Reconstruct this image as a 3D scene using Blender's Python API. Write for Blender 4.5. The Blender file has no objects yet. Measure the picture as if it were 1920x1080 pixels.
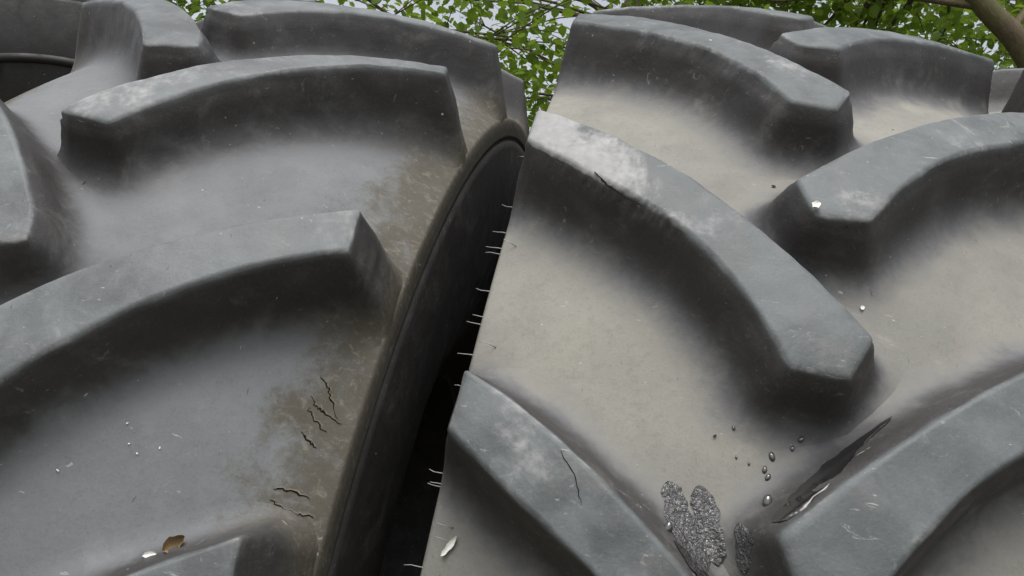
import bpy, math, random
import numpy as np
from mathutils import Vector, Matrix, noise as mnoise
random.seed(7); rng = np.random.default_rng(7)
D = bpy.data; SC = bpy.context.scene; COL = SC.collection
rad = math.radians

# ------------------------------------------------------------------ camera
PITCH, ROLL, FPX, CAMZ = rad(10), rad(10.714), 1514.6, 1.0993
U = np.array([math.sin(ROLL)*math.cos(PITCH), -math.cos(ROLL)*math.cos(PITCH), math.sin(PITCH)])
YF = np.array([0, 0, 1.]) - U*U[2]; YF /= np.linalg.norm(YF)
M = np.stack([np.cross(YF, U), YF, U])          # lens axes (right, down, forward) -> world
cam = D.cameras.new('camera'); co = D.objects.new('camera', cam); COL.objects.link(co)
cam.sensor_width = 36; cam.lens = FPX/1920*36; cam.clip_start = .02; cam.clip_end = 3000
cm = np.eye(4); cm[:3, 0] = M[:, 0]; cm[:3, 1] = -M[:, 1]; cm[:3, 2] = -M[:, 2]; cm[2, 3] = CAMZ
co.matrix_world = Matrix(cm.tolist()); SC.camera = co
# ------------------------------------------------------------------ sky, sun, exposure
SUN_EL, SUN_AZ = rad(64), rad(-165)               # azimuth clockwise from +Y (away from the camera)
W = D.worlds.new('World'); SC.world = W; W.use_nodes = True
nt = W.node_tree; nt.nodes.clear()
sky = nt.nodes.new('ShaderNodeTexSky'); sky.sky_type = 'NISHITA'; sky.sun_disc = False
sky.sun_elevation = SUN_EL; sky.sun_rotation = SUN_AZ; sky.air_density = 1.0; sky.dust_density = 4.0; sky.ozone_density = 1.0
hs = nt.nodes.new('ShaderNodeHueSaturation'); hs.inputs['Saturation'].default_value = .28
bg = nt.nodes.new('ShaderNodeBackground'); bg.inputs['Strength'].default_value = .15
wo = nt.nodes.new('ShaderNodeOutputWorld')
nt.links.new(sky.outputs[0], hs.inputs['Color']); nt.links.new(hs.outputs[0], bg.inputs[0]); nt.links.new(bg.outputs[0], wo.inputs[0])
sl = D.lights.new('sun', 'SUN'); sl.energy = 1.3; sl.angle = rad(40); sl.color = (1, .97, .92)
so = D.objects.new('sun', sl); COL.objects.link(so)
sd = Vector((math.sin(SUN_AZ)*math.cos(SUN_EL), math.cos(SUN_AZ)*math.cos(SUN_EL), math.sin(SUN_EL)))
so.rotation_euler = sd.to_track_quat('Z', 'Y').to_euler(); so.location = sd*20
vs = SC.view_settings; vs.view_transform = 'Standard'; vs.look = 'None'; vs.gamma = 1; vs.exposure = .6; vs.use_curve_mapping = False

# ------------------------------------------------------------------ helpers
def tag(o, label=None, cat=None, group=None, kind=None):
    if label: o['label'] = label
    if cat: o['category'] = cat
    if group: o['group'] = group
    if kind: o['kind'] = kind
    return o
def empty(name, mw=None):
    o = D.objects.new(name, None); COL.objects.link(o); o.empty_display_size = .2
    if mw is not None: o.matrix_basis = mw
    return o
def mesh_of(name, V, F, mat=None, smooth=True, attrs=None):
    me = D.meshes.new(name); me.from_pydata([tuple(map(float, v)) for v in V], [], [tuple(map(int, f)) for f in F])
    if smooth: me.polygons.foreach_set('use_smooth', [True]*len(me.polygons))
    for k, a in (attrs or {}).items():
        at = me.attributes.new(k, 'FLOAT', 'POINT'); at.data.foreach_set('value', np.asarray(a, np.float32))
    if mat: me.materials.append(mat)
    me.update(); return me
def obj(name, me, parent=None, ml=None):
    o = D.objects.new(name, me); COL.objects.link(o)
    if parent: o.parent = parent
    if ml is not None: o.matrix_basis = ml
    return o
class NG:
    """small node graph writer"""
    def __init__(s, name):
        s.m = D.materials.new(name); s.m.use_nodes = True; s.t = s.m.node_tree; s.n = s.t.nodes; s.n.clear()
        s.out = s.n.new('ShaderNodeOutputMaterial'); s.tc = s.n.new('ShaderNodeTexCoord').outputs['Object']
    def link(s, a, b):
        if hasattr(a, 'is_linked'): s.t.links.new(a, b)
        elif a is not None: b.default_value = a
    def map(s, vec, scale=(1, 1, 1), loc=(0, 0, 0), rot=(0, 0, 0)):
        n = s.n.new('ShaderNodeMapping'); s.link(vec, n.inputs[0]); n.inputs['Scale'].default_value = scale
        n.inputs['Location'].default_value = loc; n.inputs['Rotation'].default_value = rot; return n.outputs[0]
    def noise(s, vec, scale, detail=5, rough=.55, dist=0):
        n = s.n.new('ShaderNodeTexNoise'); s.link(vec, n.inputs['Vector']); n.inputs['Scale'].default_value = scale
        n.inputs['Detail'].default_value = detail; n.inputs['Roughness'].default_value = rough; n.inputs['Distortion'].default_value = dist
        return n.outputs['Fac']
    def voro(s, vec, scale, feature='F1', rnd=1):
        n = s.n.new('ShaderNodeTexVoronoi'); n.feature = feature; s.link(vec, n.inputs['Vector']); n.inputs['Scale'].default_value = scale
        n.inputs['Randomness'].default_value = rnd; return n.outputs['Distance']
    def ramp(s, v, a, b, lo=0, hi=1, smooth=True):
        n = s.n.new('ShaderNodeMapRange'); n.interpolation_type = 'SMOOTHSTEP' if smooth else 'LINEAR'
        s.link(v, n.inputs['Value'])
        for k, x in (('From Min', a), ('From Max', b), ('To Min', lo), ('To Max', hi)): n.inputs[k].default_value = x
        return n.outputs[0]
    def math(s, op, a, b=None, c=None):
        n = s.n.new('ShaderNodeMath'); n.operation = op; s.link(a, n.inputs[0]); s.link(b, n.inputs[1])
        if c is not None: s.link(c, n.inputs[2])
        return n.outputs[0]
    def mul(s, a, b): return s.math('MULTIPLY', a, b)
    def add(s, a, b): return s.math('ADD', a, b)
    def mix(s, f, a, b):
        n = s.n.new('ShaderNodeMix'); n.data_type = 'RGBA'; s.link(f, n.inputs['Factor'])
        for x, i in ((a, 6), (b, 7)):
            if isinstance(x, tuple): x = (*x, 1)
            s.link(x, n.inputs[i])
        return n.outputs[2]
    def attr(s, name):
        n = s.n.new('ShaderNodeAttribute'); n.attribute_name = name; return n.outputs['Fac']
    def sep(s, v):
        n = s.n.new('ShaderNodeSeparateXYZ'); s.link(v, n.inputs[0]); return n.outputs
    def bump(s, h, strength=.3, dist=.002):
        n = s.n.new('ShaderNodeBump'); s.link(h, n.inputs['Height']); n.inputs['Strength'].default_value = strength; n.inputs['Distance'].default_value = dist
        return n.outputs[0]
    def pbr(s, col, rough=.7, normal=None, spec=.4, **kw):
        p = s.n.new('ShaderNodeBsdfPrincipled')
        s.link((*col, 1) if isinstance(col, tuple) else col, p.inputs['Base Color']); s.link(rough, p.inputs['Roughness'])
        p.inputs['Specular IOR Level'].default_value = spec
        if normal is not None: s.link(normal, p.inputs['Normal'])
        for k, v in kw.items(): s.link(v, p.inputs[k.replace('_', ' ')])
        s.t.links.new(p.outputs[0], s.out.inputs[0]); return s.m
# ------------------------------------------------------------------ materials
def rubber(name, seed, floor_dust, dustA, dustB, topcol, stain=0.0, dark=1.0, fade=(.016, .050)):
    g = NG(name); v = g.map(g.tc, loc=(seed*1.7, seed*.9, seed*2.3))
    gap, top, wear = g.attr('gap'), g.attr('top'), g.attr('wear')
    n1 = g.noise(v, 7, 4, .6, .3); n2 = g.noise(v, 26, 5, .62, .4); n3 = g.noise(v, 120, 4, .65); n4 = g.noise(v, 480, 3, .7)
    blot = g.ramp(n2, .35, .72)
    # plain weathered rubber, slightly mottled
    base = g.mix(n1, (.025*dark, .0232*dark, .0225*dark), (.053*dark, .050*dark, .049*dark))
    base = g.mix(g.mul(g.ramp(n2, .5, .75), .5), base, (.075*dark, .073*dark, .072*dark))
    # greyed, scuffed tread faces
    tint = g.mix(g.ramp(n1, .35, .65), topcol, tuple(c*.62 for c in topcol))
    tint = g.mix(g.mul(blot, .55), tint, tuple(c*1.75 for c in topcol))
    st = g.map(v, scale=(3, 14, 9), rot=(.5, .2, .6))
    scr = g.ramp(g.noise(st, 14, 5, .72, 1.2), .62, .74)
    tint = g.mix(g.mul(scr, .55), tint, (.42, .42, .42))
    base = g.mix(g.ramp(top, .25, .95), base, tint)
    big = g.noise(g.map(v, loc=(3, 1, 7)), 11, 6, .7, .6)
    pale = g.mul(g.ramp(g.add(wear, g.add(g.mul(g.add(big, -.5), 1.9), g.mul(g.add(n3, -.5), .5))), .34, .85), g.ramp(wear, 0, .25))
    base = g.mix(g.mul(pale, .8), base, g.mix(n3, (.20, .20, .20), (.42, .42, .41)))
    grime = g.ramp(g.noise(g.map(v, scale=(1, 1, 1), loc=(11, 4, 2)), 17, 6, .68, .5), .54, .72)
    base = g.mix(g.mul(grime, .35*dark), base, (.165, .16, .15))
    wp = g.mul(g.ramp(g.noise(g.map(v, loc=(2, 8, 5)), 85, 5, .75, 1.0), .60, .70), g.ramp(n1, .42, .6))
    base = g.mix(g.mul(wp, .5*dark), base, (.27, .265, .25))
    # dust lying in the valleys, ragged where it thins out beside the lugs
    edge = g.add(gap, g.mul(g.add(n2, -.5), .05)); edge = g.add(edge, g.mul(g.add(n1, -.5), .04)); edge = g.add(edge, g.add(g.mul(g.add(n3, -.5), .026), g.mul(g.add(n4, -.5), .012)))
    dm = g.ramp(edge, fade[0], fade[1]+.012)
    half = g.ramp(g.add(gap, g.mul(g.add(n2, -.5), .016)), .010, .034)
    dcol = g.mix(g.ramp(n1, .3, .7), dustA, dustB)
    dcol = g.mix(g.mul(g.ramp(n3, .45, .75), .35), dcol, tuple(c*.6 for c in dustA))
    dcol = g.mix(g.mul(g.ramp(n2, .55, .8), .4), dcol, tuple(min(1, c*1.3) for c in dustA))
    base = g.mix(g.mul(half, .8), base, (.098, .101, .108))
    base = g.mix(g.mul(dm, floor_dust), base, dcol)
    if stain:
        ax = g.math('ABSOLUTE', g.sep(g.tc)[0])
        es = g.add(ax, g.add(g.add(g.mul(g.add(n2, -.5), .12), g.mul(g.add(n3, -.5), .07)), g.mul(g.add(n1, -.5), .10)))
        sm = g.mul(g.mul(g.ramp(es, .205, .268), g.math('SUBTRACT', 1.0, top)), g.ramp(gap, .010, .026))
        vein = g.ramp(g.noise(g.map(v, scale=(1, 1.8, 1.8)), 70, 6, .74, .7), .50, .72)
        scol = g.mix(n3, (.050, .043, .030), (.095, .084, .060)); scol = g.mix(g.mul(vein, .6), scol, (.23, .212, .165))
        base = g.mix(g.mul(sm, stain), base, scol)
    stk = g.ramp(g.noise(g.map(v, scale=(1, 5, 3), rot=(.3, .9, .2)), 60, 3, .6, .5), .70, .76)
    base = g.mix(g.mul(stk, .55), base, (.46, .455, .44))
    stk2 = g.ramp(g.noise(g.map(v, scale=(4, 1, 1.5), rot=(.7, .2, 1.1), loc=(4, 4, 1)), 48, 3, .6, .5), .71, .77)
    base = g.mix(g.mul(stk2, .6), base, (.016, .015, .014))
    # tiny pale specks and dark pits
    sp = g.ramp(g.voro(v, 34), .035, .055, 1, 0); sel = g.ramp(g.noise(v, 19, 2), .54, .62)
    base = g.mix(g.mul(g.mul(sp, sel), .8), base, (.55, .54, .50))
    pit = g.ramp(g.voro(g.map(v, loc=(5, 2, 1)), 27), .03, .05, 1, 0); sel2 = g.ramp(g.noise(g.map(v, loc=(9, 9, 9)), 13, 2), .58, .64)
    base = g.mix(g.mul(g.mul(pit, sel2), .8), base, (.012, .011, .010))
    base = g.mix(g.ramp(n4, .52, .74, 0, .13), base, (.012, .011, .011)); base = g.mix(g.ramp(n4, .46, .28, 0, .06), base, (.42, .41, .39))
    h = g.add(g.add(g.mul(n3, .7), n2), g.mul(n4, .12))
    rough = g.ramp(n2, .3, .75, .50, .74); rough = g.add(rough, g.mul(dm, .2*floor_dust))
    return g.pbr(base, rough, g.bump(h, .38, .0016), spec=.42)
MR = rubber('weathered_rubber_dusty', 1.0, .92, (.255, .247, .214), (.178, .176, .158), (.094, .104, .107))
ML = rubber('weathered_rubber_grey', 4.0, .80, (.185, .196, .200), (.135, .144, .148), (.112, .121, .125), stain=.9, fade=(.008, .045))
MB = rubber('weathered_rubber_dark', 8.0, .35, (.10, .10, .095), (.07, .07, .07), (.075, .078, .08), stain=.0, dark=.15)
def plain(name, c, r=.6, spec=.4, **kw):
    g = NG(name); n = g.noise(g.tc, 60, 4)
    return g.pbr(g.mix(n, tuple(x*.7 for x in c), tuple(min(1, x*1.25) for x in c)), r, g.bump(n, .3, .001), spec, **kw)
m_whisk = plain('pale_whisker_rubber', (.30, .295, .28), .45)
m_crack = plain('crack_dark', (.008, .007, .006), .9, .1)
m_lip = plain('crack_lip', (.17, .15, .11), .8, .2)
m_flake = plain('white_flake', (.74, .73, .68), .7)
m_leafdry = plain('dry_leaf', (.22, .15, .07), .8)
m_debris = plain('dark_debris', (.035, .026, .02), .8)
def water_mat():
    g = NG('wet_rubber_film'); n = g.noise(g.map(g.tc, scale=(1, 1, 1)), 340, 3, .6, .5); n2 = g.noise(g.tc, 60, 3)
    return g.pbr(g.mix(n2, (.02, .02, .021), (.07, .07, .07)), g.ramp(n2, .3, .7, .04, .10), g.bump(n, 1.0, .0030), 1.0)
m_wet = water_mat()
def pool_mat():
    g = NG('dark_still_water'); n = g.noise(g.tc, 45, 3)
    return g.pbr((.014, .013, .013), .06, g.bump(n, .25, .002), .6)
m_pool = pool_mat()
def drop_mat():
    g = NG('water_drop'); return g.pbr((.03, .029, .028), .03, None, .7, Coat_Weight=1.0, Coat_Roughness=.02)
m_drop = drop_mat()

# ------------------------------------------------------------------ ground
def ground():
    g = NG('bare_earth'); n1 = g.noise(g.tc, .6, 6); n2 = g.noise(g.tc, 9, 8, .65); n3 = g.noise(g.tc, 60, 5)
    c = g.mix(n2, (.07, .052, .036), (.15, .12, .085)); c = g.mix(g.ramp(n1, .48, .6), c, (.05, .07, .025)); c = g.mix(g.ramp(n3, .55, .7, 0, .5), c, (.2, .18, .15))
    m = g.pbr(c, .95, g.bump(g.add(n2, g.mul(n3, .3)), .8, .03), .2)
    n = 80; xs = np.sinh(np.linspace(-6.8, 6.8, n))*1.6
    X, Y = np.meshgrid(xs, xs); V = []
    for x, y in zip(X.ravel(), Y.ravel()):
        d = math.hypot(x, y-1.4); z = -.0 if d < 3 else (mnoise.noise(Vector((x*.15, y*.15, 3)))*.25*min(1, (d-3)/6))
        V.append((x, y, z-.004))
    F = [(j*n+i, j*n+i+1, (j+1)*n+i+1, (j+1)*n+i) for j in range(n-1) for i in range(n-1)]
    tag(obj('ground', mesh_of('ground', V, F, m)), kind='structure')
ground()

# ------------------------------------------------------------------ tyres
PI = math.pi
class Tyre:
    """lug outline in (axial a, angle) coordinates of the right-hand family (a grows towards the shoulder)"""
    R = .9; HC = .056
    def __init__(s, N, crown, cc, ws, lm, bc, fc, shift, side, scale=1.0, tipdraft=.02):
        s.N, s.crown, s.cc, s.ws, s.lm, s.bc, s.fc, s.shift, s.side, s.scale, s.td = N, crown, cc, ws, lm, bc, fc, shift, side, scale, tipdraft
        s.pitch = 2*PI/N; s.beta = 0
    def rt(s, a): return s.R - s.crown*a*a
    def carc(s, p):
        """carcass section: signed p along the tread then down the sidewall -> (a, r)"""
        q = np.abs(p); sg = np.sign(p); e = q - s.ws
        r = s.R - s.HC - s.cc*np.minimum(q, s.ws)**2
        dx = np.interp(e, [0, .004, .012, .030, .036, .042, .10, .20, .34, .46], [0, .0030, .0050, .0060, .0030, .0075, .0125, .0105, -.025, -.07])
        dr = np.interp(e, [0, .004, .012, .030, .036, .042, .10, .20, .34, .46], [0, .0018, .0088, .0265, .0315, .0365, .094, .193, .325, .43])
        return sg*(np.minimum(q, s.ws) + np.where(e > 0, dx, 0)), r - np.where(e > 0, dr, 0)
    def pos(s, p, th, dep):
        """point at depth dep (0 tread face .. 1 carcass) over section coordinate p and angle th"""
        ca, cr = s.carc(p); ta, tr = p, s.rt(p)
        a = ta + (ca-ta)*dep; r = tr + (cr-tr)*dep
        ph = th + s.beta
        return np.stack([a, -r*np.cos(ph), s.R + r*np.sin(ph)], -1)*s.scale
    def H(s, p): return s.rt(p) - s.carc(p)[1]
    def edges(s, t, back, df=0):
        L = s.lm
        p0, p1, c = (L['tipr'], L['in'], s.bc) if back else (L['tipf'], L['kink'], s.fc)
        return p0[0]+(p1[0]-p0[0])*t, p0[1]+(p1[1]-p0[1])*t + c[0]*t*(1-t)*2 + c[1]*t*(1-t)*(2*t-1)*3 + (0 if back else df)
    def outline(s, n=40):
        t = np.linspace(0, 1, n); b = np.stack(s.edges(t, True), 1); f = np.stack(s.edges(t, False), 1)
        return np.concatenate([b, [s.lm['cor']], f[::-1]])
    def lug_mesh(s, name, mat, mirror, th0, cols=72, df=0, seed=0, chip=(0, 0, 0), rough=.0011, wear=None):
        """one lug: graded tread face, rounded edge, drafted wall and a fillet running out on the carcass"""
        e = np.array([0, .008, .022])
        T = np.concatenate([e, np.linspace(.045, .955, cols), 1-e[::-1]]); n = len(T)
        Vv = np.array([0, .03, .08, .2, .36, .5, .64, .8, .92, .97, 1.]); m = len(Vv)
        b = np.stack(s.edges(T, True), 1); f = np.stack(s.edges(T, False, df), 1)
        lmk = {k: np.array(v) for k, v in s.lm.items()}; kk = lmk['kink']+[0, df]; cc = lmk['cor']+[0, df*.7]
        ii = lmk['in']; bl = []
        for v in Vv:
            w = .62; q = ii+(cc-ii)*(v/(1-w)) if v < 1-w else cc+(kk-cc)*((v-(1-w))/w)
            bl.append(q-(ii+(kk-ii)*v))
        bl = np.array(bl); ww = np.clip((T-.72)/.28, 0, 1); ww = ww*ww*(3-2*ww)
        P = b[:, None]*(1-Vv)[None, :, None] + f[:, None]*Vv[None, :, None] + ww[:, None, None]*bl[None]
        P[..., 1] *= s.R                                     # metres round the tread
        # blunt the four tread corners
        for i, j, di, dj in ((0, 0, 2, 2), (0, m-1, 2, m-3), (n-1, 0, n-3, 2), (n-1, m-1, n-3, m-3)): P[i, j] = P[i, j]*.85+P[di, dj]*.15
        idx = [(i, 0) for i in range(n)]+[(n-1, j) for j in range(1, m)]+[(i, m-1) for i in range(n-2, -1, -1)]+[(0, j) for j in range(m-2, 0, -1)]
        B = np.array([P[i, j] for i, j in idx]); nb = len(B)
        typ = np.array([1.0 if i == 0 else 0.0 for i, j in idx])
        front = np.array([1.0 if j == m-1 else 0.0 for i, j in idx])
        tt = np.array([T[i] for i, j in idx])
        d1 = B-np.roll(B, 1, 0); d2 = np.roll(B, -1, 0)-B
        n1 = np.stack([d1[:, 1], -d1[:, 0]], 1); n2 = np.stack([d2[:, 1], -d2[:, 0]], 1)
        nrm = n1/np.linalg.norm(n1, axis=1)[:, None]+n2/np.linalg.norm(n2, axis=1)[:, None]
        nrm /= np.linalg.norm(nrm, axis=1)[:, None]
        ctr = B.mean(0); area = np.sum(B[:, 0]*np.roll(B[:, 1], -1)-np.roll(B[:, 0], -1)*B[:, 1])
        if area < 0: nrm = -nrm
        for _ in range(1):
            nrm = nrm*.5+(np.roll(nrm, 1, 0)+np.roll(nrm, -1, 0))*.25
        nrm /= np.linalg.norm(nrm, axis=1)[:, None]
        mx = -1 if mirror else 1
        V = []; top = []; gap = []
        def put(p, thm, depm, gp, tp):
            h = s.H(p); V.append(s.pos(mx*p, thm/s.R+th0, depm/h)); gap.append(np.full(len(p), gp) if np.isscalar(gp) else gp); top.append(np.full(len(p), tp))
        # tread face; the outermost ring is dropped a little: the worn edge
        dep = np.zeros((n, m)); dep[:, 0] = dep[:, -1] = .0016; dep[0] = dep[-1] = .0016; dep[:, 1] = np.maximum(dep[:, 1], .0002); dep[:, -2] = np.maximum(dep[:, -2], .0002)
        dep[1] = np.maximum(dep[1], .0003); dep[-2] = np.maximum(dep[-2], .0003)
        Pf = P.reshape(-1, 2).copy(); df_ = dep.reshape(-1).copy()
        wob = np.array([mnoise.noise(Vector((q[0]*22+seed*3.1, q[1]*22, seed*1.7))) for q in Pf])
        wob2 = np.array([mnoise.noise(Vector((q[0]*70+seed*5.1, q[1]*70, seed*2.7))) for q in Pf])
        df_ += rough*(wob+.6*wob2)+.0004
        # torn patches along the leading edge
        if chip[2]:
            tg = np.repeat(T, m); vg = np.tile(Vv, n)
            cw = ((tg > chip[0]) & (tg < chip[1])) * np.clip((vg-.70)/.30, 0, 1)**1.5
            cn = np.array([abs(mnoise.noise(Vector((q[0]*110, q[1]*110, 9.1+seed))))+.7*abs(mnoise.noise(Vector((q[0]*260, q[1]*260, 4.1+seed)))) for q in Pf])
            df_ += cw*cn*chip[2]
        put(Pf[:, 0], Pf[:, 1], df_, -.02, 1.0)
        wr = np.zeros((n, m)); wr[:, 0] = wr[:, -1] = .42; wr[0] = wr[-1] = .42; wr = np.maximum(wr, .24).reshape(-1)
        if wear: wr = np.maximum(wr, wear(np.repeat(T, m), np.tile(Vv, n)))
        war = [wr]
        F = []
        for i in range(n-1):
            for j in range(m-1):
                F.append((i*m+j, i*m+j+1, (i+1)*m+j+1, (i+1)*m+j))
        ring = [i*m+j for i, j in idx]; base = n*m
        bd = df_[ring]
        Hb = s.H(B[:, 0])
        # (offset, depth) of each ring for plain walls and for the shoulder end
        fil = [(1-u)**2*np.array([.011, .50])+2*u*(1-u)*np.array([.0165, 1.0])+u*u*np.array([.046, 1.0]) for u in (.15, .3, .45, .6, .75, .88, 1)]
        side = [(.0014, None, .0022), (.0030, None, .0075), (.0058, .22, 0), (.0080, .36, 0), (.011, .50, 0)]+[(q[0], q[1], 0) for q in fil]+[(.056, 1.0035, 0)]
        td = s.td
        endp = [(.0012, None, .0022), (.0026, None, .0075), (td*.22, .22, 0), (td*.38, .36, 0), (td*.52, .50, 0)]+[(td*x, y, 0) for x, y in ((.62, .60), (.72, .70), (.8, .79), (.87, .87), (.93, .93), (.97, .97), (1, 1.0))]+[(td*1.04, 1.02, 0)]
        prev = ring
        fs = np.maximum(front, np.array([1.0 if i == n-1 and j > m*.4 else 0.0 for i, j in idx]))
        for _ in range(8): fs = fs*.5+(np.roll(fs, 1)+np.roll(fs, -1))*.25
        sm = typ.copy()
        for _ in range(6): sm = sm*.5+(np.roll(sm, 1)+np.roll(sm, -1))*.25
        for k, (sa, ea) in enumerate(zip(side, endp)):
            d = sa[0]*(1-sm)+ea[0]*sm
            if sa[1] is None: dm = bd+sa[2]
            else: dm = Hb*(sa[1]*(1-sm)+ea[1]*sm)
            if k < 8:
                wb = np.array([mnoise.noise(Vector((q[0]*30+seed, q[1]*30, dm[i]*40+seed))) for i, q in enumerate(B)]); d = d+wb*rough*1.6
                if chip[2] and k < 2: d = d+front*((tt > chip[0]) & (tt < chip[1]))*np.array([mnoise.noise(Vector((q[0]*150, q[1]*150, dm[i]*90+seed))) for i, q in enumerate(B)])*chip[2]*.45*(1-k/3)
            Q = B+nrm*d[:, None]
            lim = np.minimum(np.abs(Q[:, 0]), s.ws+.03)*np.sign(Q[:, 0])
            h = s.H(np.minimum(np.abs(lim), s.ws))
            frac = dm/Hb
            V.append(s.pos(mx*lim, Q[:, 1]/s.R+th0, frac)); war.append(np.full(nb, .22 if k == 0 else 0)); 
            nom = s.nominal(np.stack([mx*Q[:, 0], Q[:, 1]+th0*s.R], 1)) if k > 5 else d
            gap.append(d+(nom-d)*np.clip((d-.014)/.018, 0, 1)); top.append(np.full(nb, max(0, .55-.3*k)))
            cur = [base+k*nb+i for i in range(nb)]
            for i in range(nb):
                i2 = (i+1) % nb; F.append((prev[i], cur[i], cur[i2], prev[i2]))
            prev = cur
        V = np.concatenate(V); me = mesh_of(name, V, F, mat, True, {'top': np.concatenate(top), 'gap': np.concatenate(gap), 'wear': np.concatenate(war)})
        import bmesh
        bm = bmesh.new(); bm.from_mesh(me); bmesh.ops.recalc_face_normals(bm, faces=bm.faces)
        # open shell: make sure the tread face looks outward
        bm.faces.ensure_lookup_table(); fc = bm.faces[(n//2)*(m-1)+m//2]; c = fc.calc_center_median(); ax = Vector((c.x, 0, s.R*s.scale))
        if fc.normal.dot(c-ax) < 0: bmesh.ops.reverse_faces(bm, faces=bm.faces)
        bm.to_mesh(me); bm.free(); me.update()
        return me
    def nominal(s, pts):
        """distance from tread points (a, metres round) to the lug outlines; lee sides count as farther"""
        if not hasattr(s, 'segs'):
            ol = s.outline(36); segs = []
            for mir, off in s.families():
                for k in range(-3, 4):
                    q = ol.copy(); q[:, 0] *= -1 if mir else 1; q[:, 1] = (q[:, 1]+off+k*s.pitch)*s.R; segs.append((q, np.roll(q, -1, 0)))
            fl = np.zeros(len(ol), bool); fl[36:36+36] = True
            s.segs = np.concatenate([x[0] for x in segs]), np.concatenate([x[1] for x in segs]), np.tile(~fl, len(segs))
        S0, S1, lee = s.segs; t0 = .55; pts = pts.copy()
        pts[:, 1] = (np.mod(pts[:, 1]/s.R-t0+s.pitch/2, s.pitch)+t0-s.pitch/2)*s.R
        dv = S1-S0; L2 = (dv**2).sum(1)+1e-12; best = np.full(len(pts), 9.)
        for c in range(0, len(pts), 500):
            q = pts[c:c+500]; u = np.clip(((q[:, None]-S0[None])*dv[None]).sum(2)/L2[None], 0, 1)
            dd = np.sqrt((((S0[None]+u[..., None]*dv[None])-q[:, None])**2).sum(2))
            best[c:c+500] = (dd+np.where(lee[None], .012*np.clip((dd-.012)/.02, 0, 1), 0)).min(1)
        return best
    def families(s):
        """angle of lug k=0 for the two sides: (mirror, theta offset)"""
        return ((s.side == 'L', 0.0), (s.side != 'L', s.shift))
    def carcass_mesh(s, name, mat, per=38):
        nt_ = s.N*per; tread = np.linspace(-s.ws, s.ws, 71)
        wall = s.ws+np.array([.002, .004, .008, .012, .02, .028, .030, .033, .036, .039, .042, .05, .07, .10, .14, .20, .27, .34, .40, .46])
        p = np.concatenate([-wall[::-1], tread, wall]); a, r = s.carc(p)
        ia = a[::-3]*.93; ir = np.maximum(r[::-3]-.035, r.min()-.004)         # inner liner
        A = np.concatenate([a, ia]); Rr = np.concatenate([r, ir]); n = len(A)
        ph = (np.arange(nt_)/nt_)*2*PI
        TH = ph[:, None]-s.beta*0
        X = np.broadcast_to(A, (nt_, n)); Y = -Rr[None]*np.cos(TH+s.beta); Z = s.R+Rr[None]*np.sin(TH+s.beta)
        V = (np.stack([X, Y, Z], -1)*s.scale).reshape(-1, 3)
        th = ph[:per]
        pts = np.stack(np.broadcast_arrays(np.concatenate([p, np.full(len(ia), 9.)])[None, :], (th[:, None])*s.R), -1).reshape(-1, 2)
        best = s.nominal(pts)
        gp = np.tile(np.minimum(best, .2).reshape(per, n), (s.N, 1))
        gp[:, np.abs(np.concatenate([p, np.full(len(ia), 9.)])) > s.ws+.034] = 0.0
        i = np.arange(nt_)[:, None]; j = np.arange(n)[None]; i2 = (i+1) % nt_; j2 = (j+1) % n
        F = np.stack(np.broadcast_arrays(i*n+j, i*n+j2, i2*n+j2, i2*n+j), -1).reshape(-1, 4)
        return mesh_of(name, V, F.tolist(), mat, True, {'gap': gp.ravel(), 'top': np.zeros(len(V))})
    def build(s, name, mw, mat, visible, opts):
        root = empty(name, mw)
        obj('carcass', s.carcass_mesh('carcass', mat), root)
        T0 = Matrix.Translation((0, 0, s.R*s.scale))
        for f, (mir, off) in enumerate(s.families()):
            shared = None; ks = visible[f]
            for k in range(-3, s.N-3):
                if k in ks:
                    obj('lug', s.lug_mesh('lug', mat, mir, off+k*s.pitch, seed=k+f*11+s.N, **opts.get((f, k), {})), root)
                else:
                    if shared is None: shared = s.lug_mesh('lug', mat, mir, off, cols=20, seed=f)
                    obj('lug', shared, root, T0@Matrix.Rotation(-k*s.pitch, 4, 'X')@T0.inverted())
        return root
def frame(C, rx, ry, R, scale):
    """tyre pose from its measured centre and axle tilt: upright local frame standing on its base"""
    c, n = math.cos(rx), math.sin(rx); Zm = np.array([[c, -n, 0], [n, c, 0], [0, 0, 1]])
    c, n = math.cos(ry), math.sin(ry); Ym = np.array([[c, 0, n], [0, 1, 0], [-n, 0, c]])
    Fm = (Ym@(Zm@np.array([[1, 0, 0], [0, 0, -1], [0, -1, 0]], float).T)).T
    ax, e1, e2 = (M@v for v in Fm); Cw = M@np.array(C)*scale+[0, 0, CAMZ]
    z = np.array([0, 0, 1.])-ax*ax[2]; z /= np.linalg.norm(z); y = np.cross(z, ax)
    beta = math.atan2(e1@z, e1@-y)
    m = np.eye(4); m[:3, 0] = ax; m[:3, 1] = y; m[:3, 2] = z; m[:3, 3] = Cw-z*R*scale
    return Matrix(m.tolist()), beta
TR = Tyre(20, .393, .60, .252, dict(tipr=(.2465, .782), tipf=(.2475, .732), **{'in': (-.0267, .545)}, kink=(.0286, .5094), cor=(-.0110, .5057)), (.0477, -.0005), (.0578, .0342), .1538, 'L', tipdraft=.010)
mwR, TR.beta = frame((.23500, .48885, 1.32879), .17179, .12048, .9, 1.0)
TL = Tyre(19, .4565, .90, .293, dict(tipr=(.2681, .7063), tipf=(.2720, .6645), **{'in': (-.0198, .4396)}, kink=(.0236, .3939), cor=(-.0292, .4080)), (.0543, .0144), (.0685, .0070), -.1554, 'R', scale=.9486, tipdraft=.026)
mwL, TL.beta = frame((-.38727, .44580, 1.40183), .15404, .14066, .9, .9486)
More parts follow.
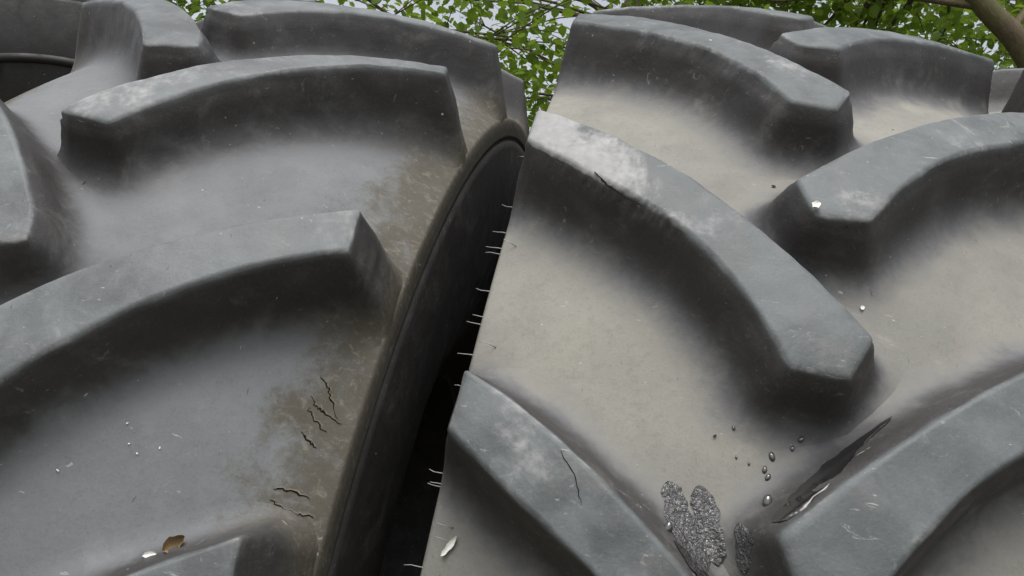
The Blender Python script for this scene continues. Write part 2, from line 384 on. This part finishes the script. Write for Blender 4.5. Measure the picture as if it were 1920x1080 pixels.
right = TR.build('tractor_tyre', mwR, MR, (range(-2, 4), range(-2, 4)), {(0, 0): dict(cols=190, chip=(.02, .62, .0026), wear=lambda t, v: np.clip(1.15-1.25*t, 0, .95)*(.5+.5*v)+np.clip((.16-t)*6, 0, .5)), (0, 1): dict(cols=130, chip=(.35, .95, .003), wear=lambda t, v: .35*np.clip(v-.3, 0, 1)*(t > .3))})
tag(right, 'dusty tractor tyre with beige dirt in its tread valleys and water in one', 'tyre', 'tractor tyres standing in a row')
left = TL.build('tractor_tyre', mwL, ML, (range(-2, 4), range(-2, 4)), {(0, 0): dict(cols=110, df=-.0123), (0, 1): dict(cols=110, df=.0161, wear=lambda t, v: np.clip((t-.62)*2.4, 0, .75)*(1-v*.5)), (0, 2): dict(df=-.02)})
tag(left, 'blue-grey tractor tyre with cracked brown stained shoulder', 'tyre', 'tractor tyres standing in a row')
def dup(root, mw, label):
    r = root.copy(); COL.objects.link(r); r.matrix_basis = mw; r['label'] = label
    for ch in list(root.children):
        c = ch.copy(); COL.objects.link(c); c.parent = r; c.matrix_parent_inverse = Matrix.Identity(4)
    return r

# ------------------------------------------------------------------ further tyres of the yard
def place(x, y, z, rz=0, pre=None):
    m = Matrix.Translation((x, y, z))@Matrix.Rotation(rz, 4, 'Z')
    return m@pre if pre is not None else m
axR = mwR.to_3x3()@Vector((1, 0, 0))
spin = Matrix.Translation((0, 0, .9))@Matrix.Rotation(.17, 4, 'X')@Matrix.Translation((0, 0, -.9))
nxt = dup(right, Matrix.Translation(axR*.545)@mwR@spin, 'tractor tyre at the end of the row, mostly hidden by the dusty one')
BS = 1.45
back = dup(right, Matrix.Translation((-1.86, 3.36, 0))@Matrix.Rotation(math.atan2(-.94, .34), 4, 'Z')@Matrix.Scale(BS, 4), 'larger dark tractor tyre behind the blue-grey one with its sidewall showing')
del back['group']
for c in back.children:                                   # its own darker rubber
    for sl_ in c.material_slots: sl_.link = 'OBJECT'; sl_.material = MB
def rib_mesh():
    V, F = [], []; n = 14
    for r_, (ins, hh) in enumerate(((0, -.004), (.0, .004), (.006, .008))):
        for i in range(n):
            t = i/n*2*PI; w = .016-.006*math.sin(t); V.append((hh, (w-ins)*math.cos(t), .09*math.sin(t)*(1-ins*6)))
    for r_ in range(2):
        for i in range(n): F.append((r_*n+i, r_*n+(i+1) % n, (r_+1)*n+(i+1) % n, (r_+1)*n+i))
    F.append(tuple(range(2*n, 3*n))); return mesh_of('sidewall_rib', V, F, MB, True, {'gap': [0]*(3*n), 'top': [0]*(3*n)})
rm = rib_mesh()
for k in range(18):
    a = k/18*2*PI+.1; rr = .645
    obj('sidewall_rib', rm, back, Matrix.Translation((.262, -rr*math.cos(a), .9+rr*math.sin(a)))@Matrix.Rotation(PI/2-a, 4, 'X')@Matrix.Rotation(-.0, 4, 'X'))
def ring_mesh(r0, w, n=120):
    V, F = [], []
    for i in range(n):
        t = i/n*2*PI
        for dr, h in ((-w, -.003), (-w*.6, .004), (w*.6, .004), (w, -.003)): V.append((h, (r0+dr)*math.cos(t), (r0+dr)*math.sin(t)))
    for i in range(n):
        for j in range(3): F.append((i*4+j, i*4+j+1, ((i+1) % n)*4+j+1, ((i+1) % n)*4+j))
    return mesh_of('sidewall_ring', V, F, MB, True, {'gap': [0]*(4*n), 'top': [0]*(4*n)})
obj('sidewall_ring', ring_mesh(.60, .012), back, Matrix.Translation((.263, 0, .9)))

# ------------------------------------------------------------------ parts and small things on the tyres
def fillet(T, a, th):
    if not hasattr(T, 'ring'):
        T.ring = T.outline(60)
    best = 9.
    for mir, off in T.families():
        for k in range(-3, 4):
            q = T.ring.copy(); q[:, 0] *= -1 if mir else 1; q[:, 1] = (q[:, 1]+off+k*T.pitch)*T.R
            if abs(q[:, 1].mean()-th*T.R) > .35: continue
            s1 = np.roll(q, -1, 0); dv = s1-q; w = np.array([a, th*T.R])
            u = np.clip(((w-q)*dv).sum(1)/((dv**2).sum(1)+1e-12), 0, 1); best = min(best, np.sqrt(((q+u[:, None]*dv-w)**2).sum(1)).min())
    return float(np.interp(best, [0, .0058, .008, .011, .0135, .0172, .0217, .0271, .0334, .0396, .046], [.15, .22, .36, .50, .639, .755, .849, .92, .969, .993, 1.0]))
def on(T, a, th, dep=1.0, lift=0.0):
    """local point and outward normal on a tyre (dep 1 = valley floor, 0 = tread face)"""
    a_ = np.array([a]); t_ = np.array([th]); p = T.pos(a_, t_, np.array([dep]))[0]
    pa = T.pos(a_+.002, t_, np.array([dep]))[0]-p; pt = T.pos(a_, t_+.002, np.array([dep]))[0]-p
    n = np.cross(pa, pt); n /= np.linalg.norm(n)
    if n@(p-np.array([p[0], 0, T.R*T.scale])) < 0: n = -n
    return p+n*lift, n
def around(d, ref, r, a):
    u = d.cross(ref).normalized(); w = d.cross(u).normalized(); return u*(r*math.cos(a))+w*(r*math.sin(a))
def refdir(pts):
    d = (Vector(pts[-1])-Vector(pts[0])).normalized(); return Vector((0, 1, 0)) if abs(d.y) < .75 else Vector((1, 0, 0))
def tube(name, pts, rs, mat, n=6):
    V, F = [], []; rf = refdir(pts)
    for i, p in enumerate(pts):
        d = Vector(pts[min(i+1, len(pts)-1)])-Vector(pts[max(i-1, 0)])
        for k in range(n): V.append(Vector(p)+around(d, rf, rs[i], k/n*2*PI))
    for i in range(len(pts)-1):
        for k in range(n): F.append((i*n+k, i*n+(k+1) % n, (i+1)*n+(k+1) % n, (i+1)*n+k))
    F.append(tuple(range(n))[::-1]); F.append(tuple(range((len(pts)-1)*n, len(pts)*n)))
    return mesh_of(name, V, F, mat)
# moulding whiskers along the dusty tyre's shoulder
for i, th in enumerate([.8133, .7166, .6753, .6522, .6440, .5933, .5611, .552, .5163, .4813, .3937, .3839, .3810, .3076, .25, .9, 1.0171]):
    p = TR.pos(np.array([-.2575]), np.array([th]), np.array([1.0]))[0]; L = random.uniform(.008, .016)
    pts = [p+np.array([-L*u, random.uniform(-.0006, .0006), .0012*u*u*random.uniform(-1, 1)]) for u in (-.15, .3, .65, 1)]
    obj('rubber_whisker', tube('rubber_whisker', pts, [.0005, .00035, .0003, .00025], m_whisk), right)
for a, th in ((-.2426, .6522), (-.2378, .525), (-.2387, .3468), (-.2376, .335)):
    p, n = on(TR, a, th, 1, .0); pts = [p, p+n*.004+np.array([-.003, 0, 0]), p+n*.006+np.array([-.010, 0, .001])]
    obj('rubber_whisker', tube('rubber_whisker', pts, [.0005, .0004, .0003], m_whisk), right)
# weather cracks
def crack(T, root, path, w, dep=1.0, seed=0, lips=True, jit=1.0):
    P = []; r = random.Random(seed)
    for (a0, t0), (a1, t1) in zip(path[:-1], path[1:]):
        for u in np.linspace(0, 1, 7)[:-1]: P.append((a0+(a1-a0)*u+jit*r.uniform(-.0014, .0014), t0+(t1-t0)*u+jit*r.uniform(-.0016, .0016)))
    P.append(path[-1]); n = len(P); V, F, V2, F2 = [], [], [], []
    for i, (a, t) in enumerate(P):
        i0, i1 = max(i-1, 0), min(i+1, n-1); d = np.array([P[i1][0]-P[i0][0], (P[i1][1]-P[i0][1])*T.R]); d /= np.linalg.norm(d)+1e-9; nn = np.array([-d[1], d[0]])
        ww = w*math.sin(PI*(i+.35)/(n-.3))**.6*r.uniform(.6, 1.3)
        for sgn in (-1, 1): V.append(on(T, a+nn[0]*ww*sgn, t+nn[1]*ww*sgn/T.R, dep, .00035)[0])
        for o, l in ((1.0, .0003), (2.0, .0011), (4.2, -.0002)):
            V2.append(on(T, a+nn[0]*ww*o, t+nn[1]*ww*o/T.R, dep, l)[0])
    for i in range(n-1):
        F.append((2*i, 2*i+1, 2*i+3, 2*i+2))
        for j in range(2): F2.append((3*i+j, 3*i+j+1, 3*i+j+4, 3*i+j+3))
    o = obj('crack', mesh_of('crack', V, F, m_crack), root)
    if lips: obj('crack_lip', mesh_of('crack_lip', V2, F2, m_lip), o)
for i, pth in enumerate([
    [(.2573, .5565), (.2644, .5489), (.2697, .5369), (.2803, .5166)], [(.2571, .5304), (.2635, .5212), (.2705, .5183), (.2846, .5124)],
    [(.257, .5181), (.2648, .5062), (.2757, .4989)], [(.2583, .4912), (.2661, .4826), (.2718, .4791)],
    [(.2519, .4287), (.2617, .4294), (.2781, .4268)], [(.2509, .4158), (.2619, .4103), (.274, .4088), (.2848, .4096)]]):
    crack(TL, left, pth, .0006, 1.0, i)
crack(TR, right, [(-.1849, .6850), (-.1721, .6680), (-.1581, .6555), (-.1425, .6455)], .0015, .02, 20, False, .3)
crack(TR, right, [(.0135, .5175), (.0096, .4895), (.0074, .4655), (.0068, .4426), (.0099, .4323)], .0012, 1.0, 21)
crack(TR, right, [(-.170, .415), (-.158, .398), (-.150, .378)], .0003, -.005, 22, False, .5)
crack(TL, left, [(-.0535, .6887), (-.0227, .6764), (-.0084, .6678), (-.0041, .6828), (-.0053, .7126)], .0008, .97, 31, False)
# water lying in a valley of the dusty tyre
def film(path, ws_, name, label, seed, h=.0009, sub=20, mat=None):
    P = np.array(path); n = (len(P)-1)*sub+1; u = np.linspace(0, len(P)-1, n)
    A = np.interp(u, range(len(P)), P[:, 0]); Tt = np.interp(u, range(len(P)), P[:, 1]); Wd = np.interp(u, range(len(P)), ws_)
    V, F = [], []; m = 9
    for i in range(n):
        i0, i1 = max(i-1, 0), min(i+1, n-1); d = np.array([A[i1]-A[i0], (Tt[i1]-Tt[i0])*TR.R]); d /= np.linalg.norm(d)+1e-9; nn = np.array([-d[1], d[0]])
        wl = Wd[i]*(1+.3*mnoise.noise(Vector((i*.12, seed, 0)))+.08*mnoise.noise(Vector((i*.6, seed, 0)))); wr = Wd[i]*(1+.3*mnoise.noise(Vector((i*.12, seed+7, 3)))+.08*mnoise.noise(Vector((i*.6, seed+7, 3))))
        en = math.sqrt(min(1, min(i, n-1-i)/7+.02))
        for j in range(m):
            q = j/(m-1)*2-1; w = q*(wr if q > 0 else wl)*en
            lift = (h*(1-q*q)**.5+.0006*mnoise.noise(Vector((A[i]*900+q, q*4, seed)))*(1-q*q)) if abs(q) < 1 else -.0004
            qa, qt = A[i]+nn[0]*w, Tt[i]+nn[1]*w/TR.R; V.append(on(TR, qa, qt, fillet(TR, qa, qt), lift+.0006)[0])
    for i in range(n-1):
        for j in range(m-1): F.append((i*m+j, i*m+j+1, (i+1)*m+j+1, (i+1)*m+j))
    o = obj(name, mesh_of(name, V, F, mat or m_wet), None); o.matrix_world = mwR; return tag(o, label, 'water')
film([(-.0924, .4190), (-.0834, .3953), (-.0736, .3717), (-.0642, .3493)], [.006, .0095, .0105, .010], 'water_streak', 'widest glistening wet streak running down the dusty valley beside the lug', 1)
film([(-.0712, .4201), (-.0649, .3995), (-.0593, .3793), (-.0528, .3599)], [.0065, .009, .0075, .006], 'water_streak', 'shorter glistening wet streak in the middle of three on the dusty valley', 2)
film([(-.0442, .3935), (-.0401, .3754), (-.0374, .3574)], [.0035, .0045, .0035], 'water_streak', 'narrow faint wet streak next to the two glistening ones', 3, .0006)
film([(-.0862, .3700), (-.0750, .3590), (-.0620, .3450), (-.0500, .3330)], [.002, .004, .005, .005], 'water_streak', 'dark shiny wet strip between the glistening streak and the lug', 6, .0012, 20, m_pool)
film([(.0549, .5055), (.0346, .4798), (.0169, .4563), (-.0001, .4314), (-.0166, .4072), (-.0285, .3944)], [.0012, .0022, .0042, .005, .0055, .003], 'water_rivulet', 'dark water pooled along the foot of the lug in the dusty tyre', 4, .0012, 20, m_pool)
def drop_mesh(rx_, ry_, h, seed):
    V, F = [(0, 0, h)], []; n = 14
    for r_, z in ((.45, .88), (.78, .58), (.95, .25), (1.0, -.1)):
        for i in range(n):
            t = i/n*2*PI; w = 1+.12*mnoise.noise(Vector((math.cos(t), math.sin(t), seed))); V.append((rx_*r_*w*math.cos(t), ry_*r_*w*math.sin(t), h*z))
    for i in range(n): F.append((0, 1+i, 1+(i+1) % n))
    for r_ in range(3):
        for i in range(n): F.append((1+r_*n+i, 1+(r_+1)*n+i, 1+(r_+1)*n+(i+1) % n, 1+r_*n+(i+1) % n))
    return F, V
def stick(o, T, mw, a, th, dep=1.0, lift=0.0, spin=0.0):
    p, n = on(T, a, th, fillet(T, a, th) if dep == 1.0 else dep, lift); q = Vector(n).to_track_quat('Z', 'Y').to_matrix().to_4x4()
    o.matrix_world = mw@Matrix.Translation(Vector(p))@q@Matrix.Rotation(spin, 4, 'Z'); return o
for i, (a, th, r_) in enumerate([(-.0235, .4549, .0030), (-.0279, .4425, .0024), (-.0257, .4363, .0024), (-.027, .4139, .0045), (-.0048, .4737, .0022), (-.01, .4651, .0020), (-.0515, .4741, .0016), (-.0478, .449, .0012), (-.0387, .4455, .0012), (-.0903, .3785, .0042)]):
    F, V = drop_mesh(r_*.75, r_*1.25, r_*.55, i); o = obj('water_drop', mesh_of('water_drop', V, F, m_drop))
    stick(o, TR, mwR, a, th, 1.0, .0003, random.uniform(-.5, .3)); tag(o, {3: 'largest water drop on the dusty valley floor, near the dark rivulet', 9: 'round water drop at the foot of the lug beside the wet streaks'}.get(i) or 'small dark water drop beading on the dusty valley floor', 'drop', 'water drops on the dusty tyre')
# crumbs, flakes and leaf scraps caught on the tyres
def flake_mesh(name, L, w, mat, seed, curl=.4):
    r = random.Random(seed); V, F = [], []; n, m = 7, 5
    for i in range(n):
        u = i/(n-1)*2-1; ww = w*math.sqrt(max(0, 1-u*u)+.04)*r.uniform(.7, 1.2)
        for j in range(m):
            q = j/(m-1)*2-1; V.append((u*L, q*ww, .0012+curl*w*(q*q+.6*u*u)+r.uniform(0, .12)*w))
    for i in range(n-1):
        for j in range(m-1): F.append((i*m+j, i*m+j+1, (i+1)*m+j+1, (i+1)*m+j))
    n0 = len(V); V += [(x, y, z-.0008) for x, y, z in V]; F += [tuple(n0+k for k in f[::-1]) for f in F[:]]
    return mesh_of(name, V, F, mat)
def scrap(name, label, cat, T, mw, a, th, dep, L, w, mat, seed, sp=0, group=None, curl=.4):
    o = obj(name, flake_mesh(name, L, w, mat, seed, curl)); stick(o, T, mw, a, th, dep, 0, sp); tag(o, label, cat, group)
scrap('leaf_scrap', 'curled dry brown leaf scrap on the blue-grey tyre above its lowest lug', 'leaf', TL, mwL, .201, .359, 1, .008, .005, m_leafdry, 1, .8, None, 1.1)
scrap('pale_flake', 'white flake beside the curled leaf scrap on the blue-grey tyre', 'flake', TL, mwL, .1884, .3461, 1, .0045, .0022, m_flake, 2, .3)
scrap('pale_flake', 'white flake stuck on the inner end of a lug of the dusty tyre', 'flake', TR, mwR, -.0135, .666, -.02, .004, .003, m_flake, 3, .9)
scrap('feather_scrap', 'thin white feather scrap hanging at the dusty tyre shoulder by the gap', 'feather', TR, mwR, -.2376, .3305, 1, .009, .0022, m_flake, 4, 1.1, None, .8)
scrap('pale_flake', 'white crumb on the bare valley floor of the dusty tyre', 'flake', TR, mwR, .0389, .6147, 1, .0022, .0016, m_flake, 5, 1.2)
for i, (a, th) in enumerate([(.142, .437), (.1641, .4397), (.135, .455), (.15, .43), (.1, .40), (.06, .60), (.22, .60), (-.02, .67)]):
    scrap('pale_crumb', 'tiny pale crumb scattered on the blue-grey tyre', 'crumb', TL, mwL, a, th, 1, random.uniform(.0006, .0012), .0005, m_flake, 30+i, random.uniform(0, 3), 'pale crumbs on the blue-grey tyre')
for i, (a, th) in enumerate([(-.005, .745), (.004, .735), (-.03, .76), (.0, .70), (-.06, .60), (.02, .72), (-.064, .464), (.03, .67), (.012, .66)]):
    scrap('dark_crumb', 'tiny dark crumb of dirt on the dusty tyre', 'crumb', TR, mwR, a, th, 1, random.uniform(.0010, .0022), .0009, m_debris, 50+i, random.uniform(0, 3), 'dirt crumbs on the dusty tyre')

# ------------------------------------------------------------------ trees behind
def leaf_mat(name, c1, c2):
    g = NG(name); a = g.attr('tone'); n = g.noise(g.tc, 1.5, 3)
    col = g.mix(a, c1, c2); col = g.mix(g.ramp(n, .35, .7, 0, .5), col, tuple(x*.55 for x in c1))
    d = g.n.new('ShaderNodeBsdfPrincipled'); g.link(col, d.inputs['Base Color']); d.inputs['Roughness'].default_value = .5; d.inputs['Specular IOR Level'].default_value = .35
    t = g.n.new('ShaderNodeBsdfTranslucent'); g.link(g.mix(.5, col, (.30, .42, .04)), t.inputs[0])
    mx = g.n.new('ShaderNodeMixShader'); mx.inputs[0].default_value = .5
    g.t.links.new(d.outputs[0], mx.inputs[1]); g.t.links.new(t.outputs[0], mx.inputs[2]); g.t.links.new(mx.outputs[0], g.out.inputs[0]); return g.m
def bark_mat():
    g = NG('bark'); v = g.map(g.tc, scale=(1, 1, .25)); n = g.noise(v, 28, 6, .65); n2 = g.noise(g.tc, 4, 4)
    c = g.mix(n, (.045, .036, .024), (.17, .14, .09)); c = g.mix(g.ramp(n2, .45, .65, 0, .6), c, (.09, .105, .04))
    return g.pbr(c, .9, g.bump(n, .8, .02), .2)
m_bark = bark_mat()
LM = [leaf_mat('leaf_fresh', (.085, .16, .016), (.12, .22, .03)), leaf_mat('leaf_mid', (.06, .12, .014), (.10, .18, .024))]
def leaves(name, centers, sig, per, size, mat, seed):
    r = np.random.default_rng(seed); C = np.repeat(np.array(centers), per, 0); n = len(C)
    P = C+r.normal(0, 1, (n, 3))*np.array(sig)
    yaw_ = r.uniform(0, 2*PI, n); tilt = r.normal(.35, .45, n); roll_ = r.normal(0, .5, n)
    f = np.stack([np.cos(yaw_)*np.cos(tilt), np.sin(yaw_)*np.cos(tilt), -np.sin(tilt)], 1)
    sd_ = np.stack([-np.sin(yaw_), np.cos(yaw_), 0*yaw_], 1); up = np.cross(f, sd_)
    s2 = sd_*np.cos(roll_)[:, None]+up*np.sin(roll_)[:, None]; u2 = np.cross(f, s2)
    L = (size*r.uniform(.6, 1.25, n))[:, None]; w = L*.36
    pts = [P, P+f*L*.30+s2*w+u2*L*.05, P+f*L*.30-s2*w+u2*L*.05, P+f*L*.68+s2*w*.8+u2*L*.03, P+f*L*.68-s2*w*.8+u2*L*.03, P+f*L-u2*L*.08, P+f*L*.5]
    V = np.stack(pts, 1).reshape(-1, 3); b = np.arange(n)[:, None]*7
    F = np.concatenate([b+[0, 1, 6], b+[0, 6, 2], b+[1, 3, 6], b+[2, 6, 4], b+[3, 5, 6], b+[4, 6, 5]], 0)
    me = D.meshes.new(name); me.vertices.add(len(V)); me.vertices.foreach_set('co', V.ravel())
    me.loops.add(F.size); me.loops.foreach_set('vertex_index', F.ravel().astype(np.int32))
    me.polygons.add(len(F)); me.polygons.foreach_set('loop_start', (np.arange(len(F))*3).astype(np.int32))
    at = me.attributes.new('tone', 'FLOAT', 'POINT'); at.data.foreach_set('value', np.repeat(r.random(n), 7).astype(np.float32))
    me.materials.append(mat); me.update(calc_edges=True); me.validate(); return me
def tree(name, label, trunk, rads, crown_c, crown_r, nclump, per, size, mat, seed, sig=.28, low=None):
    r = random.Random(seed); root = empty(name, Matrix.Translation(trunk[0])); b = Vector(trunk[0])
    V, F = [], []
    def add(pts, rs, n=9):
        nonlocal V, F
        o = len(V); rf = refdir(pts)
        for i, p in enumerate(pts):
            d = Vector(pts[min(i+1, len(pts)-1)])-Vector(pts[max(i-1, 0)])
            for k in range(n): V.append(Vector(p)-b+around(d, rf, rs[i], k/n*2*PI))
        for i in range(len(pts)-1):
            for k in range(n): F.append((o+i*n+k, o+i*n+(k+1) % n, o+(i+1)*n+(k+1) % n, o+(i+1)*n+k))
    # smooth the trunk path
    P = [Vector(p) for p in trunk]; path, rr = [], []
    for i in range(len(P)-1):
        p0, p1, p2, p3 = P[max(i-1, 0)], P[i], P[i+1], P[min(i+2, len(P)-1)]
        for u in np.linspace(0, 1, 7)[:-1]:
            path.append(.5*((2*p1)+(p2-p0)*u+(2*p0-5*p1+4*p2-p3)*u*u+(3*p1-p0-3*p2+p3)*u**3)); rr.append(rads[i]+(rads[i+1]-rads[i])*u)
    path.append(P[-1]); rr.append(rads[-1]); add(path, rr, 12)
    C = []
    cc, cr = Vector(crown_c), Vector(crown_r)
    while len(C) < nclump:
        d = Vector((r.uniform(-1, 1), r.uniform(-1, 1), r.uniform(-1, 1)))
        if .25 < d.length < 1: C.append(cc+Vector((d.x*cr.x, d.y*cr.y, d.z*cr.z)))
    for c in C:
        a = min(path[len(path)//3:], key=lambda p: (p-c).length+max(0, p.z-c.z)*1.5); i = path.index(a)
        mid = (a+c)*.5+Vector((r.uniform(-.2, .2), r.uniform(-.2, .2), r.uniform(0, .25))); q0 = min(rr[i]*.4, .035)
        add([a, a*.5+mid*.5+Vector((0, 0, .05)), mid, mid*.5+c*.5+Vector((r.uniform(-.08, .08), 0, r.uniform(-.08, .08))), c], [q0, q0*.8, q0*.6, q0*.4, .004], 6)
        for _ in range(3):
            e = c+Vector((r.gauss(0, .4), r.gauss(0, .4), r.gauss(-.05, .3))); add([mid*.3+c*.7, (mid*.3+c*.7+e)*.5+Vector((0, 0, .05)), e], [.006, .005, .002], 5)
    obj('trunk', mesh_of('trunk', V, F, m_bark), root)
    me = leaves('crown', [tuple(c-b) for c in C], (sig*1.25, sig*1.25, sig*.8), per, size, mat, seed); obj('crown', me, root)
    tag(root, label, 'tree', 'broadleaf trees behind the tyres')
tree('broadleaf_tree', 'tree with a thick leaning limb showing behind the dusty tyre', [(4.3, 5.7, 0), (4.15, 5.5, 1.8), (3.75, 5.3, 3.6), (3.25, 5.2, 4.34), (2.86, 5.2, 4.72), (2.3, 5.3, 5.6), (2.0, 5.6, 6.8)], [.17, .13, .10, .085, .075, .06, .03],
     (2.3, 6.6, 5.6), (2.0, 1.5, 1.9), 64, 170, .085, LM[0], 3)
tree('broadleaf_tree', 'airy tree whose leaves fill the notch between the two nearest tyres', [(-3.3, 6.5, 0), (-3.1, 6.4, 2), (-2.7, 6.3, 4), (-1.9, 6.3, 6.2)], [.16, .13, .1, .03],
     (-.9, 5.9, 4.9), (2.1, 1.3, 1.9), 40, 105, .085, LM[0], 11)
tree('broadleaf_tree', 'darker tree standing furthest back behind the others', [(1.0, 10, 0), (1.1, 10, 3), (.9, 10, 6), (.9, 10, 9)], [.24, .2, .14, .04],
     (.8, 9.6, 6.6), (3.6, 1.6, 3.2), 56, 80, .12, LM[1], 17, .42)
tree('broadleaf_tree', 'leafy tree rising behind the larger dark tyre', [(-5.2, 7.6, 0), (-5.1, 7.5, 2.5), (-4.8, 7.5, 5), (-4.6, 7.5, 7.5)], [.2, .16, .12, .03],
     (-4.2, 7.3, 5.6), (2.4, 1.6, 2.4), 46, 150, .11, LM[1], 23, .38)
tree('broadleaf_tree', 'leafy tree at the far end of the tyre row', [(7.0, 8.4, 0), (6.8, 8.2, 2.5), (6.3, 8.1, 5), (6.1, 8, 8)], [.2, .16, .12, .03],
     (5.6, 8.0, 6.3), (2.4, 1.6, 2.6), 46, 150, .11, LM[1], 29, .38)
